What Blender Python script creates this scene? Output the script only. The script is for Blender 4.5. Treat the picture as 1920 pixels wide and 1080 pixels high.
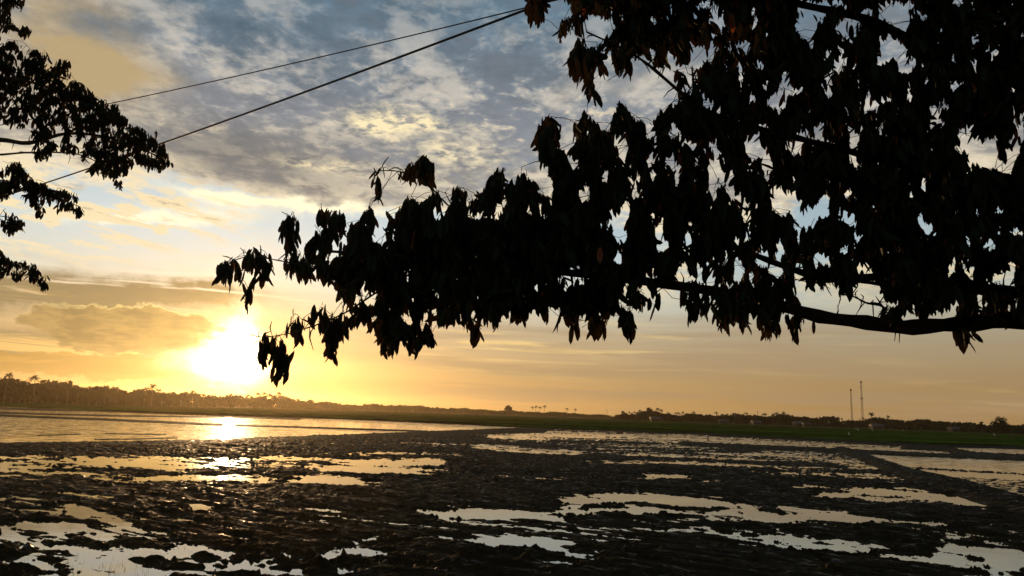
import bpy, math, random, os
import numpy as np
from mathutils import Vector, Matrix

QUICK = os.environ.get('QUICK', '')
for o in list(bpy.data.objects): bpy.data.objects.remove(o)
scene = bpy.context.scene
COL = scene.collection

# ------------------------------------------------------------------ camera
F = 1400.0                      # focal length in pixels of a 1920 wide frame
CAMH = 3.0
PITCH = math.radians(9.53); ROLL = math.radians(1.81)
cam_d = bpy.data.cameras.new('camera'); cam = bpy.data.objects.new('camera', cam_d); COL.objects.link(cam)
cam_d.sensor_width = 36.0; cam_d.lens = 36.0 * F / 1920.0
cam_d.clip_start = 0.1; cam_d.clip_end = 20000
RM = (Matrix.Rotation(math.pi/2 + PITCH, 3, 'X') @ Matrix.Rotation(ROLL, 3, 'Z'))
cam.matrix_world = Matrix.Translation((0, 0, CAMH)) @ RM.to_4x4()
scene.camera = cam
RN = np.array(RM)

def ray(px, py):
    return RM @ Vector(((px-960)/F, -(py-540)/F, -1.0))
def at(px, py, depth):          # point seen at a pixel, at a depth in metres along the view axis
    return Vector((0, 0, CAMH)) + ray(px, py) * depth
def at_z(px, py, z):            # point seen at a pixel on the level z
    d = ray(px, py); t = (z - CAMH) / d.z
    return Vector((0, 0, CAMH)) + d * t
def project(P):                 # N x 3 -> pixels
    Q = (P - np.array([0, 0, CAMH])) @ RN
    w = np.maximum(-Q[:, 2], 1e-3)
    return 960 + F*Q[:, 0]/w, 540 - F*Q[:, 1]/w
def hy(px): return 745.0 + 0.0316*px

# ------------------------------------------------------------------ sun and world
SUNV = ray(437, 668).normalized()
SUN_EL = math.asin(SUNV.z); SUN_AZ = math.atan2(SUNV.x, SUNV.y)
sl = bpy.data.lights.new('sun', 'SUN'); sl.energy = 3.0; sl.angle = math.radians(0.5); sl.color = (1.0, 0.60, 0.27)
sun = bpy.data.objects.new('sun', sl); COL.objects.link(sun)
sun.rotation_euler = (-SUNV).to_track_quat('-Z', 'Y').to_euler(); sun.location = (0, 0, 60)

def lin(c):
    return tuple((v/255/12.92 if v/255 <= 0.04045 else ((v/255+0.055)/1.055)**2.4) for v in c)

class V:                        # small wrapper that turns arithmetic into Math nodes
    nt = None
    def __init__(s, sock): s.s = sock
    @staticmethod
    def m(op, *a):
        n = V.nt.nodes.new('ShaderNodeMath'); n.operation = op
        for i, x in enumerate(a):
            if isinstance(x, V): V.nt.links.new(x.s, n.inputs[i])
            else: n.inputs[i].default_value = float(x)
        return V(n.outputs[0])
    def __add__(s, o): return V.m('ADD', s, o)
    __radd__ = __add__
    def __sub__(s, o): return V.m('SUBTRACT', s, o)
    def __rsub__(s, o): return V.m('SUBTRACT', o, s)
    def __mul__(s, o): return V.m('MULTIPLY', s, o)
    __rmul__ = __mul__
    def __truediv__(s, o): return V.m('DIVIDE', s, o)
def clamp01(x):
    r = V.m('ADD', x, 0.0); r.s.node.use_clamp = True; return r
def sstep(x, a, b):
    n = V.nt.nodes.new('ShaderNodeMapRange'); n.interpolation_type = 'SMOOTHSTEP'
    n.inputs[1].default_value = a; n.inputs[2].default_value = b; n.inputs[3].default_value = 0; n.inputs[4].default_value = 1
    if a > b:
        n.inputs[1].default_value = b; n.inputs[2].default_value = a; n.inputs[3].default_value = 1; n.inputs[4].default_value = 0
    V.nt.links.new(x.s, n.inputs[0]); return V(n.outputs[0])
def comb(x, y, z=0.0):
    n = V.nt.nodes.new('ShaderNodeCombineXYZ')
    for i, a in enumerate((x, y, z)):
        if isinstance(a, V): V.nt.links.new(a.s, n.inputs[i])
        else: n.inputs[i].default_value = a
    return n.outputs[0]
def noise(vec, scale, detail=4, rough=0.5, dist=0.0, out=0, lac=2.0):
    n = V.nt.nodes.new('ShaderNodeTexNoise'); n.inputs['Scale'].default_value = scale
    n.inputs['Detail'].default_value = detail; n.inputs['Roughness'].default_value = rough
    n.inputs['Distortion'].default_value = dist; n.inputs['Lacunarity'].default_value = lac
    V.nt.links.new(vec, n.inputs['Vector']); return V(n.outputs[out])
class C:                        # colours: sockets or tuples
    def __init__(s, sock): s.s = sock
def cin(n, i, c):
    if isinstance(c, (C, V)): V.nt.links.new(c.s, n.inputs[i])
    else: n.inputs[i].default_value = (*c, 1) if len(c) == 3 else c
def cmix(f, a, b, mode='MIX'):
    n = V.nt.nodes.new('ShaderNodeMix'); n.data_type = 'RGBA'; n.blend_type = mode; n.clamp_result = False
    if isinstance(f, V): V.nt.links.new(f.s, n.inputs[0])
    else: n.inputs[0].default_value = f
    cin(n, 6, a); cin(n, 7, b); return C(n.outputs[2])
def cscale(c, f):
    n = V.nt.nodes.new('ShaderNodeVectorMath'); n.operation = 'SCALE'
    if isinstance(c, C): V.nt.links.new(c.s, n.inputs[0])
    else: n.inputs[0].default_value = c
    if isinstance(f, V): V.nt.links.new(f.s, n.inputs['Scale'])
    else: n.inputs['Scale'].default_value = f
    return C(n.outputs[0])
def cadd(a, b): return cmix(1.0, a, b, 'ADD')
def ramp(x, stops):
    n = V.nt.nodes.new('ShaderNodeValToRGB'); cr = n.color_ramp
    while len(cr.elements) > 1: cr.elements.remove(cr.elements[-1])
    for i, (p, c) in enumerate(stops):
        e = cr.elements[0] if i == 0 else cr.elements.new(p)
        e.position = p; e.color = (*lin(c), 1)
    V.nt.links.new(x.s, n.inputs[0]); return C(n.outputs[0])

world = bpy.data.worlds.new('World'); scene.world = world; world.use_nodes = True
nt = world.node_tree; nt.nodes.clear(); V.nt = nt
tc = nt.nodes.new('ShaderNodeTexCoord').outputs['Generated']
sep = nt.nodes.new('ShaderNodeSeparateXYZ'); nt.links.new(tc, sep.inputs[0])
dx, dy, dz = (V(sep.outputs[i]) for i in range(3))
DEG = 180/math.pi
EL = V.m('ARCSINE', dz) * DEG
AZ = V.m('ARCTAN2', dx, dy) * DEG
dotn = nt.nodes.new('ShaderNodeVectorMath'); dotn.operation = 'DOT_PRODUCT'
nt.links.new(tc, dotn.inputs[0]); dotn.inputs[1].default_value = SUNV
SD = V.m('ARCCOSINE', V.m('MINIMUM', V(dotn.outputs['Value']), 0.9999999)) * DEG     # angle from the sun
zc = V.m('MAXIMUM', dz, 0.0)
qx = dx / (zc + 0.10); qy = dy / (zc + 0.10)
Q = comb(qx, qy)
wn = nt.nodes.new('ShaderNodeTexNoise'); wn.inputs['Scale'].default_value = 2.2; wn.inputs['Detail'].default_value = 3
nt.links.new(Q, wn.inputs['Vector'])
# warped angular coordinates give the placed cloud banks ragged outlines
wsep = nt.nodes.new('ShaderNodeSeparateXYZ')
wa = nt.nodes.new('ShaderNodeTexNoise'); wa.inputs['Scale'].default_value = 0.35; wa.inputs['Detail'].default_value = 6; wa.inputs['Roughness'].default_value = 0.62
nt.links.new(comb(AZ*0.8, EL*1.4), wa.inputs['Vector']); nt.links.new(wa.outputs['Color'], wsep.inputs[0])
AW = AZ + (V(wsep.outputs[0]) - 0.5) * 5.0
EW = EL + (V(wsep.outputs[1]) - 0.5) * 2.6

def blob(px, py, rx, ry, tilt=0.0, warp=True, p=1.0):
    """soft elliptical patch of the sky; centre and radii picked on the 1920 wide frame, turned into angles"""
    d = ray(px, py).normalized(); a0 = math.degrees(math.atan2(d.x, d.y)); e0 = math.degrees(math.asin(d.z))
    k = 1/math.cos(math.radians(e0)); cosf = math.sqrt(1/(1+((px-960)**2+(py-540)**2)/F**2))
    u = DEG/F*cosf
    sx = rx*u*k; sy = ry*u
    A = (AW if warp else AZ) - a0; E = (EW if warp else EL) - e0
    t = math.radians(tilt) - ROLL*0
    if abs(tilt) > 0.01:
        A1 = A*(math.cos(t)/k) - E*math.sin(t); E1 = A*(math.sin(t)/k) + E*math.cos(t); sx /= k
    else: A1, E1 = A, E
    r = (A1/sx)*(A1/sx) + (E1/sy)*(E1/sy)
    if p != 1.0: r = V.m('POWER', r, p)
    return V.m('EXPONENT', r*-1.0)

sky = nt.nodes.new('ShaderNodeTexSky'); sky.sky_type = 'NISHITA'; sky.sun_disc = False
sky.sun_elevation = SUN_EL; sky.sun_rotation = SUN_AZ; sky.air_density = 1.0; sky.dust_density = 2.0
clear = ramp(EL/60.0, [(0.0, (186,146,90)), (3/60, (178,148,106)), (6/60, (180,164,136)), (8.5/60, (198,200,186)),
                       (12/60, (184,202,208)), (20/60, (152,180,200)), (35/60, (92,130,158)), (1.0, (62,92,120))])
warm = sstep(SD, 55, 5)
clear = cmix(warm, cscale(clear, 0.78), cscale(clear, 1.08))
clear = cadd(clear, cscale(C(sky.outputs[0]), 0.012))

# --- cloud layers
n1 = noise(comb(qx*1.0+3.1, qy*0.8+1.7), 1.5, 7, 0.58, 0.25)
n2 = noise(comb(qx*1.0+9.0, qy*0.9+4.0), 7.5, 6, 0.62, 0.4)
n3 = noise(comb(qx*1.0+2.0, qy*1.0+7.0), 21.0, 4, 0.6, 0.3)
# regional cover: overcast up high, open lower down
nE = noise(comb(AZ*0.05, EL*0.10), 1.6, 6, 0.6)
cover = sstep(EL + (nE-0.5)*14.0, 14.0, 19.0)*0.26 - 0.02
cover = cover + blob(560,70,420,110)*0.16 + blob(480,290,250,70)*0.20 + blob(860,330,150,60)*0.12
cover = cover - blob(380,470,230,62,-6)*0.42 - blob(760,235,110,45)*0.05- blob(60,440,330,70,-6)*0.16
cover = cover + blob(900,120,250,80)*0.08 - blob(1180,180,130,100)*0.02 - blob(700,500,300,90)*0.30
den = n1*0.62 + n2*0.28 + n3*0.10 + cover
alpha = sstep(den, 0.44, 0.56)
thick = sstep(den, 0.50, 0.80)
lowfade = sstep(EL, 7.0, 12.0)
# cloud colours: lit thin edges, grey thick bodies, slate overhead
edge = ramp(EL/60.0, [(0.0, (240,190,100)), (8/60, (246,214,150)), (14/60, (246,228,192)), (24/60, (226,214,196)), (36/60, (170,176,180)), (1.0,(120,135,145))])
body = ramp(EL/60.0, [(0.0, (176,130,66)), (9/60, (176,150,104)), (15/60, (158,148,132)), (22/60, (134,138,144)), (29/60, (98,120,136)), (37/60, (72,104,120)), (1.0,(50,75,90))])
puff = sstep(n2*0.6+n3*0.4, 0.50, 0.66)
mott = (n2-0.5)*1.7 + (n3-0.5)*0.9 + (n1-0.5)*1.3
body = cscale(body, 1.04 + mott*0.85)
cl = cmix(clamp01(thick*1.15 - puff*0.30*sstep(EL, 36, 24)), edge, body)
n4 = noise(comb(qx*1.15+6.0, qy*0.85+2.0), 4.6, 5, 0.58, 0.2)
cl = cmix(sstep(n4*0.7+n3*0.3, 0.46, 0.60)*sstep(EL, 37, 24)*0.64, cl, edge)
cl = cmix(sstep(n4*0.7+n3*0.3, 0.50, 0.36)*sstep(EL, 42, 30)*0.55, cl, lin((116,120,128)))
cl = cmix(blob(900,300,330,90)*sstep(n4*0.6+n2*0.4, 0.52, 0.40)*0.5, cl, lin((150,158,170)))
cl = cmix(clamp01((blob(120,80,115,100)+blob(230,150,130,40,-10)*.6)*(0.1+1.1*sstep(n1*.5+n4*.5,.40,.60))), cl, lin((190,164,118)))
cl = cmix(blob(440,285,230,60,0,True,1.5)*0.70, cl, lin((108,108,108)))
cl = cmix(blob(440,60,330,80)*sstep(n2*.6+n4*.4,.60,.40)*0.6, cl, lin((62,92,108)))
col = cmix(alpha*lowfade*0.95, clear, cl)
# sparkling broken puffs around the bright opening
spark = sstep(n3*0.55+n2*0.45, 0.535, 0.66)*(blob(790,230,190,65)+blob(1080,210,150,110)*0.7+blob(300,230,170,50)*0.5)
col = cmix(clamp01(spark*0.9), col, lin((246,224,186)))
col = cmix(clamp01((blob(760,228,80,20)+blob(700,240,40,10)+blob(860,290,90,22)*.6+blob(600,310,70,10)*.6)*sstep(n2*.5+n3*.5,.42,.56)*1.4), col, lin((255,236,190)))
# bright under-lit rim of the grey bank
rim = blob(430,376,60,14,2)*1.3 + blob(570,385,190,9,0)*1.2 + blob(250,408,120,10,-5)*0.6 + blob(330,405,140,15,-6)*0.7
col = cmix(clamp01(rim), col, tuple(1.15*v for v in lin((255,244,206))))
# streaky altocumulus on the left
st = noise(comb((AZ*0.17)+(EL*0.16)+5.0, EL*0.72 + AZ*0.05), 1.7, 7, 0.66, 0.4)
stm = blob(110,440,290,62,-6) + blob(60,360,260,50) + blob(300,400,120,26,-8)*1.2 + blob(150,310,200,40)*0.7
col = cmix(clamp01(sstep(st, 0.47, 0.58)*stm*1.0), col, lin((248,228,184)))
col = cmix(clamp01(sstep(st, 0.60, 0.72)*stm*0.5), col, lin((176,160,136)))
# thin horizontal streaks low over the plain
s2 = noise(comb(AZ*0.055+2.0, EL*0.95 + AZ*0.012), 1.6, 6, 0.6, 0.5)
s2m = blob(1000,650,420,42,0,False) + blob(1900,745,260,24,0,False)*0.5 + blob(640,600,260,60,0,False)*0.4
col = cmix(clamp01(sstep(s2, 0.50, 0.66)*s2m*0.75), col, lin((248,212,140)))
s3 = noise(comb(AZ*0.05+8.0, EL*0.75), 1.3, 5, 0.55, 0.4)
col = cmix(clamp01(sstep(s3, 0.42, 0.62)*sstep(EL, 9.5, 5.5)*sstep(AZ, -14, -2)*0.5), col, lin((168,142,110)))
# broad grey-gold bands on the left and the cumulus bank by the sun
s4 = noise(comb(AZ*0.06+4.0, EL*0.9), 1.2, 6, 0.6, 0.5)
bands = (blob(60,545,330,34,-3)+blob(60,660,330,40)+blob(330,545,130,16,-4)*0.8)*sstep(s4, 0.36, 0.50)*1.5
col = cmix(clamp01(bands*1.0), col, lin((152,134,98)))
bands2 = (blob(50,600,300,60))*sstep(s4, 0.52, 0.36)
col = cmix(clamp01(bands2*0.6), col, lin((236,190,98)))
bank = blob(185,602,125,34,-4,True,1.6) + blob(320,630,95,38,-8,True,1.6) + blob(240,640,120,24,-6,True,1.6)*0.7
bn = noise(comb(AZ*0.9, EL*1.3), 1.0, 5, 0.6)
bk = bank + (bn-0.5)*0.75
bsh = noise(comb(AZ*0.45+3.0, EL*1.6), 1.0, 5, 0.6)
col = cmix(sstep(bk, 0.22, 0.40)*blob(290,575,170,34)*0.9, col, lin((255,228,150)))
bcol = cmix(sstep(bsh, 0.38, 0.62), lin((132,114,76)), lin((172,144,92)))
col = cmix(sstep(bk, 0.30, 0.50)*0.92, col, bcol)
low = blob(140,685,260,24,0,True,1.5)
col = cmix(clamp01(sstep(low, 0.35, 0.55)*0.8), col, lin((172,132,64)))
# --- air glow round the sun
gn = noise(comb(AZ*0.5, EL*1.1), 1.0, 4, 0.6)
SW = SD + (gn-0.5)*3.4
def gl(w, p=2.0, q=SD): return V.m('EXPONENT', V.m('POWER', V.m('MAXIMUM', q, 0.0)/w, p)*-1.0)
col = cadd(col, cscale((0.17, 0.11, 0.02), gl(11.0, 1.3)*sstep(EL, 9, 3)))
col = cadd(col, cscale((1.0, 0.60, 0.18), gl(3.3, 1.3, SW)*1.1))
hstreak = blob(470,685,230,22,0,False)
col = cadd(col, cscale((0.9, 0.6, 0.2), hstreak*0.5))
col = cadd(col, cscale((1.0, 0.86, 0.55), gl(1.10, 1.8, SW)*14.0 + blob(430,690,70,20,0)*2.4 + blob(450,640,22,60,0)*1.5))
# below the horizon: dull earth
col = cmix(sstep(EL, -0.5, -3.0), col, (0.10, 0.075, 0.04))
bg = nt.nodes.new('ShaderNodeBackground'); nt.links.new(col.s, bg.inputs[0]); bg.inputs[1].default_value = 1.0
wo = nt.nodes.new('ShaderNodeOutputWorld'); nt.links.new(bg.outputs[0], wo.inputs[0])
world.cycles.sampling_method = 'MANUAL'; world.cycles.sample_map_resolution = 1024

scene.view_settings.view_transform = 'Standard'; scene.view_settings.look = 'None'
scene.view_settings.exposure = 0.0; scene.view_settings.gamma = 1.0
try:
    scene.cycles.volume_bounces = 0; scene.cycles.max_bounces = 6; scene.cycles.transparent_max_bounces = 4
except Exception: pass

# ------------------------------------------------------------------ helpers
rng = np.random.default_rng(7); random.seed(7)
PERM = rng.permutation(4096)
GA = rng.uniform(0, 2*math.pi, 4096)
GX, GY = np.cos(GA), np.sin(GA)
def perlin(x, y):
    xi = np.floor(x).astype(np.int64); yi = np.floor(y).astype(np.int64)
    xf = x-xi; yf = y-yi
    u = xf*xf*xf*(xf*(xf*6-15)+10); v = yf*yf*yf*(yf*(yf*6-15)+10)
    def g(i, j, fx, fy):
        h = PERM[(PERM[(xi+i) & 4095] + yi + j) & 4095]
        return GX[h]*fx + GY[h]*fy
    a = g(0,0,xf,yf); b = g(1,0,xf-1,yf); c = g(0,1,xf,yf-1); d = g(1,1,xf-1,yf-1)
    return ((a+(b-a)*u) + ((c+(d-c)*u)-(a+(b-a)*u))*v)*1.5
def fbm(x, y, octv=3, gain=0.5):
    s = 0; a = 1.0
    for i in range(octv):
        s = s + a*perlin(x+i*17.3, y-i*9.7); x = x*2.03; y = y*2.03; a *= gain
    return s
def in_poly(x, y, poly):
    r = np.zeros(x.shape, bool); n = len(poly)
    for i in range(n):
        x1, y1 = poly[i]; x2, y2 = poly[(i+1) % n]
        if y1 == y2: continue
        c = ((y1 > y) != (y2 > y)) & (x < (x2-x1)*(y-y1)/(y2-y1)+x1)
        r ^= c
    return r

def mesh_obj(name, verts, faces, mat, parent=None, smooth=False):
    me = bpy.data.meshes.new(name)
    verts = np.asarray(verts, dtype=np.float32)
    if isinstance(faces, np.ndarray):
        k = faces.shape[1]; nf = len(faces)
        me.vertices.add(len(verts)); me.vertices.foreach_set('co', verts.ravel())
        me.loops.add(nf*k); me.loops.foreach_set('vertex_index', faces.ravel().astype(np.int32))
        me.polygons.add(nf); me.polygons.foreach_set('loop_start', np.arange(0, nf*k, k, dtype=np.int32))
        try: me.polygons.foreach_set('loop_total', np.full(nf, k, dtype=np.int32))
        except Exception: pass
        me.update(calc_edges=True); me.validate()
    else:
        me.from_pydata([tuple(map(float, v)) for v in verts], [], faces); me.update()
    if smooth: me.polygons.foreach_set('use_smooth', [True]*len(me.polygons))
    if mat: me.materials.append(mat)
    o = bpy.data.objects.new(name, me); COL.objects.link(o)
    if parent: o.parent = parent
    return o
def empty(name, loc=(0,0,0), rz=0.0):
    o = bpy.data.objects.new(name, None); COL.objects.link(o); o.location = loc; o.rotation_euler = (0,0,rz); o.empty_display_size = 0.2
    return o
def tag(o, label=None, cat=None, group=None, kind=None):
    if label: o['label'] = label
    if cat: o['category'] = cat
    if group: o['group'] = group
    if kind: o['kind'] = kind
    return o
def copy_tree(o, parent=None):
    c = o.copy(); COL.objects.link(c); c.parent = parent
    for ch in list(o.children): copy_tree(ch, c)
    return c
KIDS = {}
def reg(root):
    pass

class MB:
    def __init__(s): s.v = []; s.f = []
    def tube(s, pts, rad, n=7, cap=True):
        pts = [Vector(p) for p in pts]; base = len(s.v); prev = None
        for i, p in enumerate(pts):
            d = (pts[min(i+1, len(pts)-1)] - pts[max(i-1, 0)]).normalized()
            a = Vector((0,0,1)) if abs(d.z) < 0.9 else Vector((1,0,0))
            if prev is not None: a = prev
            x = (a - d*a.dot(d)).normalized(); y = d.cross(x); prev = x
            r = rad[i] if hasattr(rad, '__len__') else rad
            for k in range(n):
                t = 2*math.pi*k/n; s.v.append(p + (x*math.cos(t) + y*math.sin(t))*r)
        for i in range(len(pts)-1):
            for k in range(n):
                a = base+i*n+k; b = base+i*n+(k+1) % n
                s.f.append((a, b, b+n, a+n))
        if cap:
            s.f.append(tuple(base+k for k in range(n))[::-1]); e = base+(len(pts)-1)*n
            s.f.append(tuple(e+k for k in range(n)))
        return s
    def box(s, c, h, rz=0.0):
        b = len(s.v); ca, sa = math.cos(rz), math.sin(rz)
        for z in (-1,1):
            for x, y in ((-1,-1),(1,-1),(1,1),(-1,1)):
                X, Y = x*h[0], y*h[1]
                s.v.append(Vector((c[0]+X*ca-Y*sa, c[1]+X*sa+Y*ca, c[2]+z*h[2])))
        for f in ((3,2,1,0),(4,5,6,7),(0,1,5,4),(1,2,6,5),(2,3,7,6),(3,0,4,7)): s.f.append(tuple(b+i for i in f))
        return s
    def build(s, name, mat, parent=None, smooth=False):
        return mesh_obj(name, s.v, s.f, mat, parent, smooth)

# ------------------------------------------------------------------ materials
def material(name, base, rough=0.8, spec=0.3, var=0.35, scale=2.0, bump=0.0, bscale=20.0, trans=None, metallic=0.0):
    m = bpy.data.materials.new(name); m.use_nodes = True; t = m.node_tree; V.nt = t
    p = t.nodes['Principled BSDF']; p.inputs['Roughness'].default_value = rough
    p.inputs['Specular IOR Level'].default_value = spec; p.inputs['Metallic'].default_value = metallic
    g = t.nodes.new('ShaderNodeNewGeometry')
    n = noise(g.outputs['Position'], scale, 5, 0.6)
    c = cmix(n, tuple(v*(1-var) for v in base), tuple(v*(1+var) for v in base))
    t.links.new(c.s, p.inputs['Base Color'])
    if bump:
        nb = noise(g.outputs['Position'], bscale, 5, 0.6)
        b = t.nodes.new('ShaderNodeBump'); b.inputs['Strength'].default_value = bump; b.inputs['Distance'].default_value = 0.05
        t.links.new(nb.s, b.inputs['Height']); t.links.new(b.outputs[0], p.inputs['Normal'])
    if trans:
        tr = t.nodes.new('ShaderNodeBsdfTranslucent'); tr.inputs[0].default_value = (*trans, 1)
        ad = t.nodes.new('ShaderNodeMixShader'); ad.inputs[0].default_value = 0.35
        t.links.new(p.outputs[0], ad.inputs[1]); t.links.new(tr.outputs[0], ad.inputs[2])
        t.links.new(ad.outputs[0], t.nodes['Material Output'].inputs[0])
    return m
M = {}
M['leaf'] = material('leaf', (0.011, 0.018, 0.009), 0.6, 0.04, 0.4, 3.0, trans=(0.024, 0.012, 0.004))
M['leaf_dry'] = material('young_leaf', (0.12, 0.035, 0.015), 0.6, 0.2, 0.3, 3.0, trans=(0.35, 0.09, 0.02))
M['bark'] = material('bark', (0.035, 0.027, 0.020), 0.9, 0.1, 0.4, 9.0, bump=0.6, bscale=30)
M['far_leaf'] = material('far_foliage', (0.022, 0.020, 0.010), 0.9, 0.0, 0.5, 0.35)
M['palm_leaf'] = material('palm_frond', (0.012, 0.011, 0.006), 0.9, 0.0, 0.3, 0.5)
M['far_bark'] = material('far_bark', (0.06, 0.048, 0.035), 0.9, 0.05, 0.3, 1.0)
M['wire'] = material('cable_rubber', (0.015, 0.015, 0.016), 0.6, 0.3, 0.2, 5.0)
M['steel'] = material('galvanised_steel', (0.05, 0.045, 0.04), 0.7, 0.1, 0.2, 1.0, metallic=0.6)
M['white'] = material('white_feather', (0.75, 0.74, 0.70), 0.8, 0.1, 0.05, 5.0)
M['dark_feather'] = material('dark_feather', (0.02, 0.02, 0.02), 0.7, 0.2, 0.2, 9.0)
M['wall'] = material('plaster_wall', (0.06, 0.052, 0.042), 0.9, 0.1, 0.2, 0.6)
M['tin'] = material('tin_roof', (0.07, 0.065, 0.06), 0.7, 0.2, 0.25, 0.8, metallic=0.4)
M['dark'] = material('dark_opening', (0.02, 0.018, 0.016), 0.8, 0.2, 0.2, 2.0)
M['stubble'] = material('stubble', (0.05, 0.045, 0.02), 0.8, 0.1, 0.3, 6.0)

def ground_material():
    m = bpy.data.materials.new('wet_mud'); m.use_nodes = True; t = m.node_tree; V.nt = t
    p = t.nodes['Principled BSDF']
    g = t.nodes.new('ShaderNodeNewGeometry'); s = t.nodes.new('ShaderNodeSeparateXYZ'); t.links.new(g.outputs['Position'], s.inputs[0])
    n = noise(g.outputs['Position'], 3.0, 6, 0.65)
    mud = cmix(n, (0.008, 0.007, 0.004), (0.032, 0.024, 0.012))
    nf = noise(comb(V(s.outputs[0])*0.012, V(s.outputs[1])*0.03), 1.0, 5, 0.6)
    land = cmix(nf, (0.018, 0.020, 0.007), (0.045, 0.040, 0.014))
    c = cmix(sstep(V(s.outputs[1]), 150, 260), mud, land)
    t.links.new(c.s, p.inputs['Base Color'])
    wet = sstep(noise(comb(V(s.outputs[0])*0.8 - V(s.outputs[1])*0.4, V(s.outputs[0])*1.4 + V(s.outputs[1])*2.4), 1.6, 6, 0.7), 0.54, 0.66)*sstep(V(s.outputs[1]), 150, 60)
    t.links.new((0.72 - wet*0.42).s, p.inputs['Roughness']); t.links.new((wet*0.085 + 0.006).s, p.inputs['Specular IOR Level'])
    nb = noise(g.outputs['Position'], 14.0, 5, 0.65)
    b = t.nodes.new('ShaderNodeBump'); b.inputs['Strength'].default_value = 0.7; b.inputs['Distance'].default_value = 0.04
    t.links.new(nb.s, b.inputs['Height']); t.links.new(b.outputs[0], p.inputs['Normal'])
    return m
def water_material():
    m = bpy.data.materials.new('muddy_water'); m.use_nodes = True; t = m.node_tree; V.nt = t; t.nodes.clear()
    g = t.nodes.new('ShaderNodeNewGeometry')
    gl_ = t.nodes.new('ShaderNodeBsdfGlossy'); gl_.inputs['Color'].default_value = (0.96, 0.96, 0.96, 1); gl_.inputs['Roughness'].default_value = 0.03
    df = t.nodes.new('ShaderNodeBsdfDiffuse'); df.inputs['Color'].default_value = (0.05, 0.038, 0.022, 1)
    lw = t.nodes.new('ShaderNodeFresnel'); lw.inputs['IOR'].default_value = 3.2
    mx = t.nodes.new('ShaderNodeMixShader'); t.links.new(lw.outputs[0], mx.inputs[0]); t.links.new(df.outputs[0], mx.inputs[1]); t.links.new(gl_.outputs[0], mx.inputs[2])
    # wind ripples: crests lie across the view, stronger on the open paddies than in sheltered puddles
    sp = t.nodes.new('ShaderNodeSeparateXYZ'); t.links.new(g.outputs['Position'], sp.inputs[0]); PX, PY = V(sp.outputs[0]), V(sp.outputs[1])
    rn = t.nodes.new('ShaderNodeTexNoise'); rn.inputs['Scale'].default_value = 1.0; rn.inputs['Detail'].default_value = 3
    t.links.new(comb(PX*0.9, PY*6.0), rn.inputs['Vector'])
    rs = t.nodes.new('ShaderNodeSeparateXYZ'); t.links.new(rn.outputs['Color'], rs.inputs[0])
    gust = noise(comb(PX*0.03, PY*0.06), 1.0, 3, 0.6)
    amp = sstep(PY, 38, 75)*(gust*0.3+0.6)*0.50 + 0.012
    nx = (V(rs.outputs[0]) - 0.5)*amp*0.22; ny = (V(rs.outputs[1]) - 0.5)*amp
    nn_ = t.nodes.new('ShaderNodeVectorMath'); nn_.operation = 'NORMALIZE'; t.links.new(comb(nx, ny, 1.0), nn_.inputs[0])
    t.links.new(nn_.outputs[0], gl_.inputs['Normal'])
    o = t.nodes.new('ShaderNodeOutputMaterial'); t.links.new(mx.outputs[0], o.inputs[0])
    return m
def rice_material():
    m = bpy.data.materials.new('young_rice'); m.use_nodes = True; t = m.node_tree; V.nt = t
    p = t.nodes['Principled BSDF']; p.inputs['Roughness'].default_value = 0.9; p.inputs['Specular IOR Level'].default_value = 0.0
    g = t.nodes.new('ShaderNodeNewGeometry'); s = t.nodes.new('ShaderNodeSeparateXYZ'); t.links.new(g.outputs['Position'], s.inputs[0])
    X, Y = V(s.outputs[0]), V(s.outputs[1])
    a = noise(comb(X*0.0015, Y*0.045+X*0.004), 1.0, 4, 0.75)
    f = noise(g.outputs['Position'], 0.8, 4, 0.7)
    c = cmix(sstep(a, 0.38, 0.62), (0.010, 0.013, 0.004), (0.065, 0.120, 0.014))
    f2 = noise(comb(X*0.02, Y*0.12), 1.0, 5, 0.7)
    c = cmix(sstep(f*0.5+f2*0.5, 0.42, 0.60)*0.8, c, (0.016, 0.018, 0.006))
    t.links.new(c.s, p.inputs['Base Color']); return m
M['ground'] = ground_material(); M['water'] = water_material(); M['rice'] = rice_material()

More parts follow.
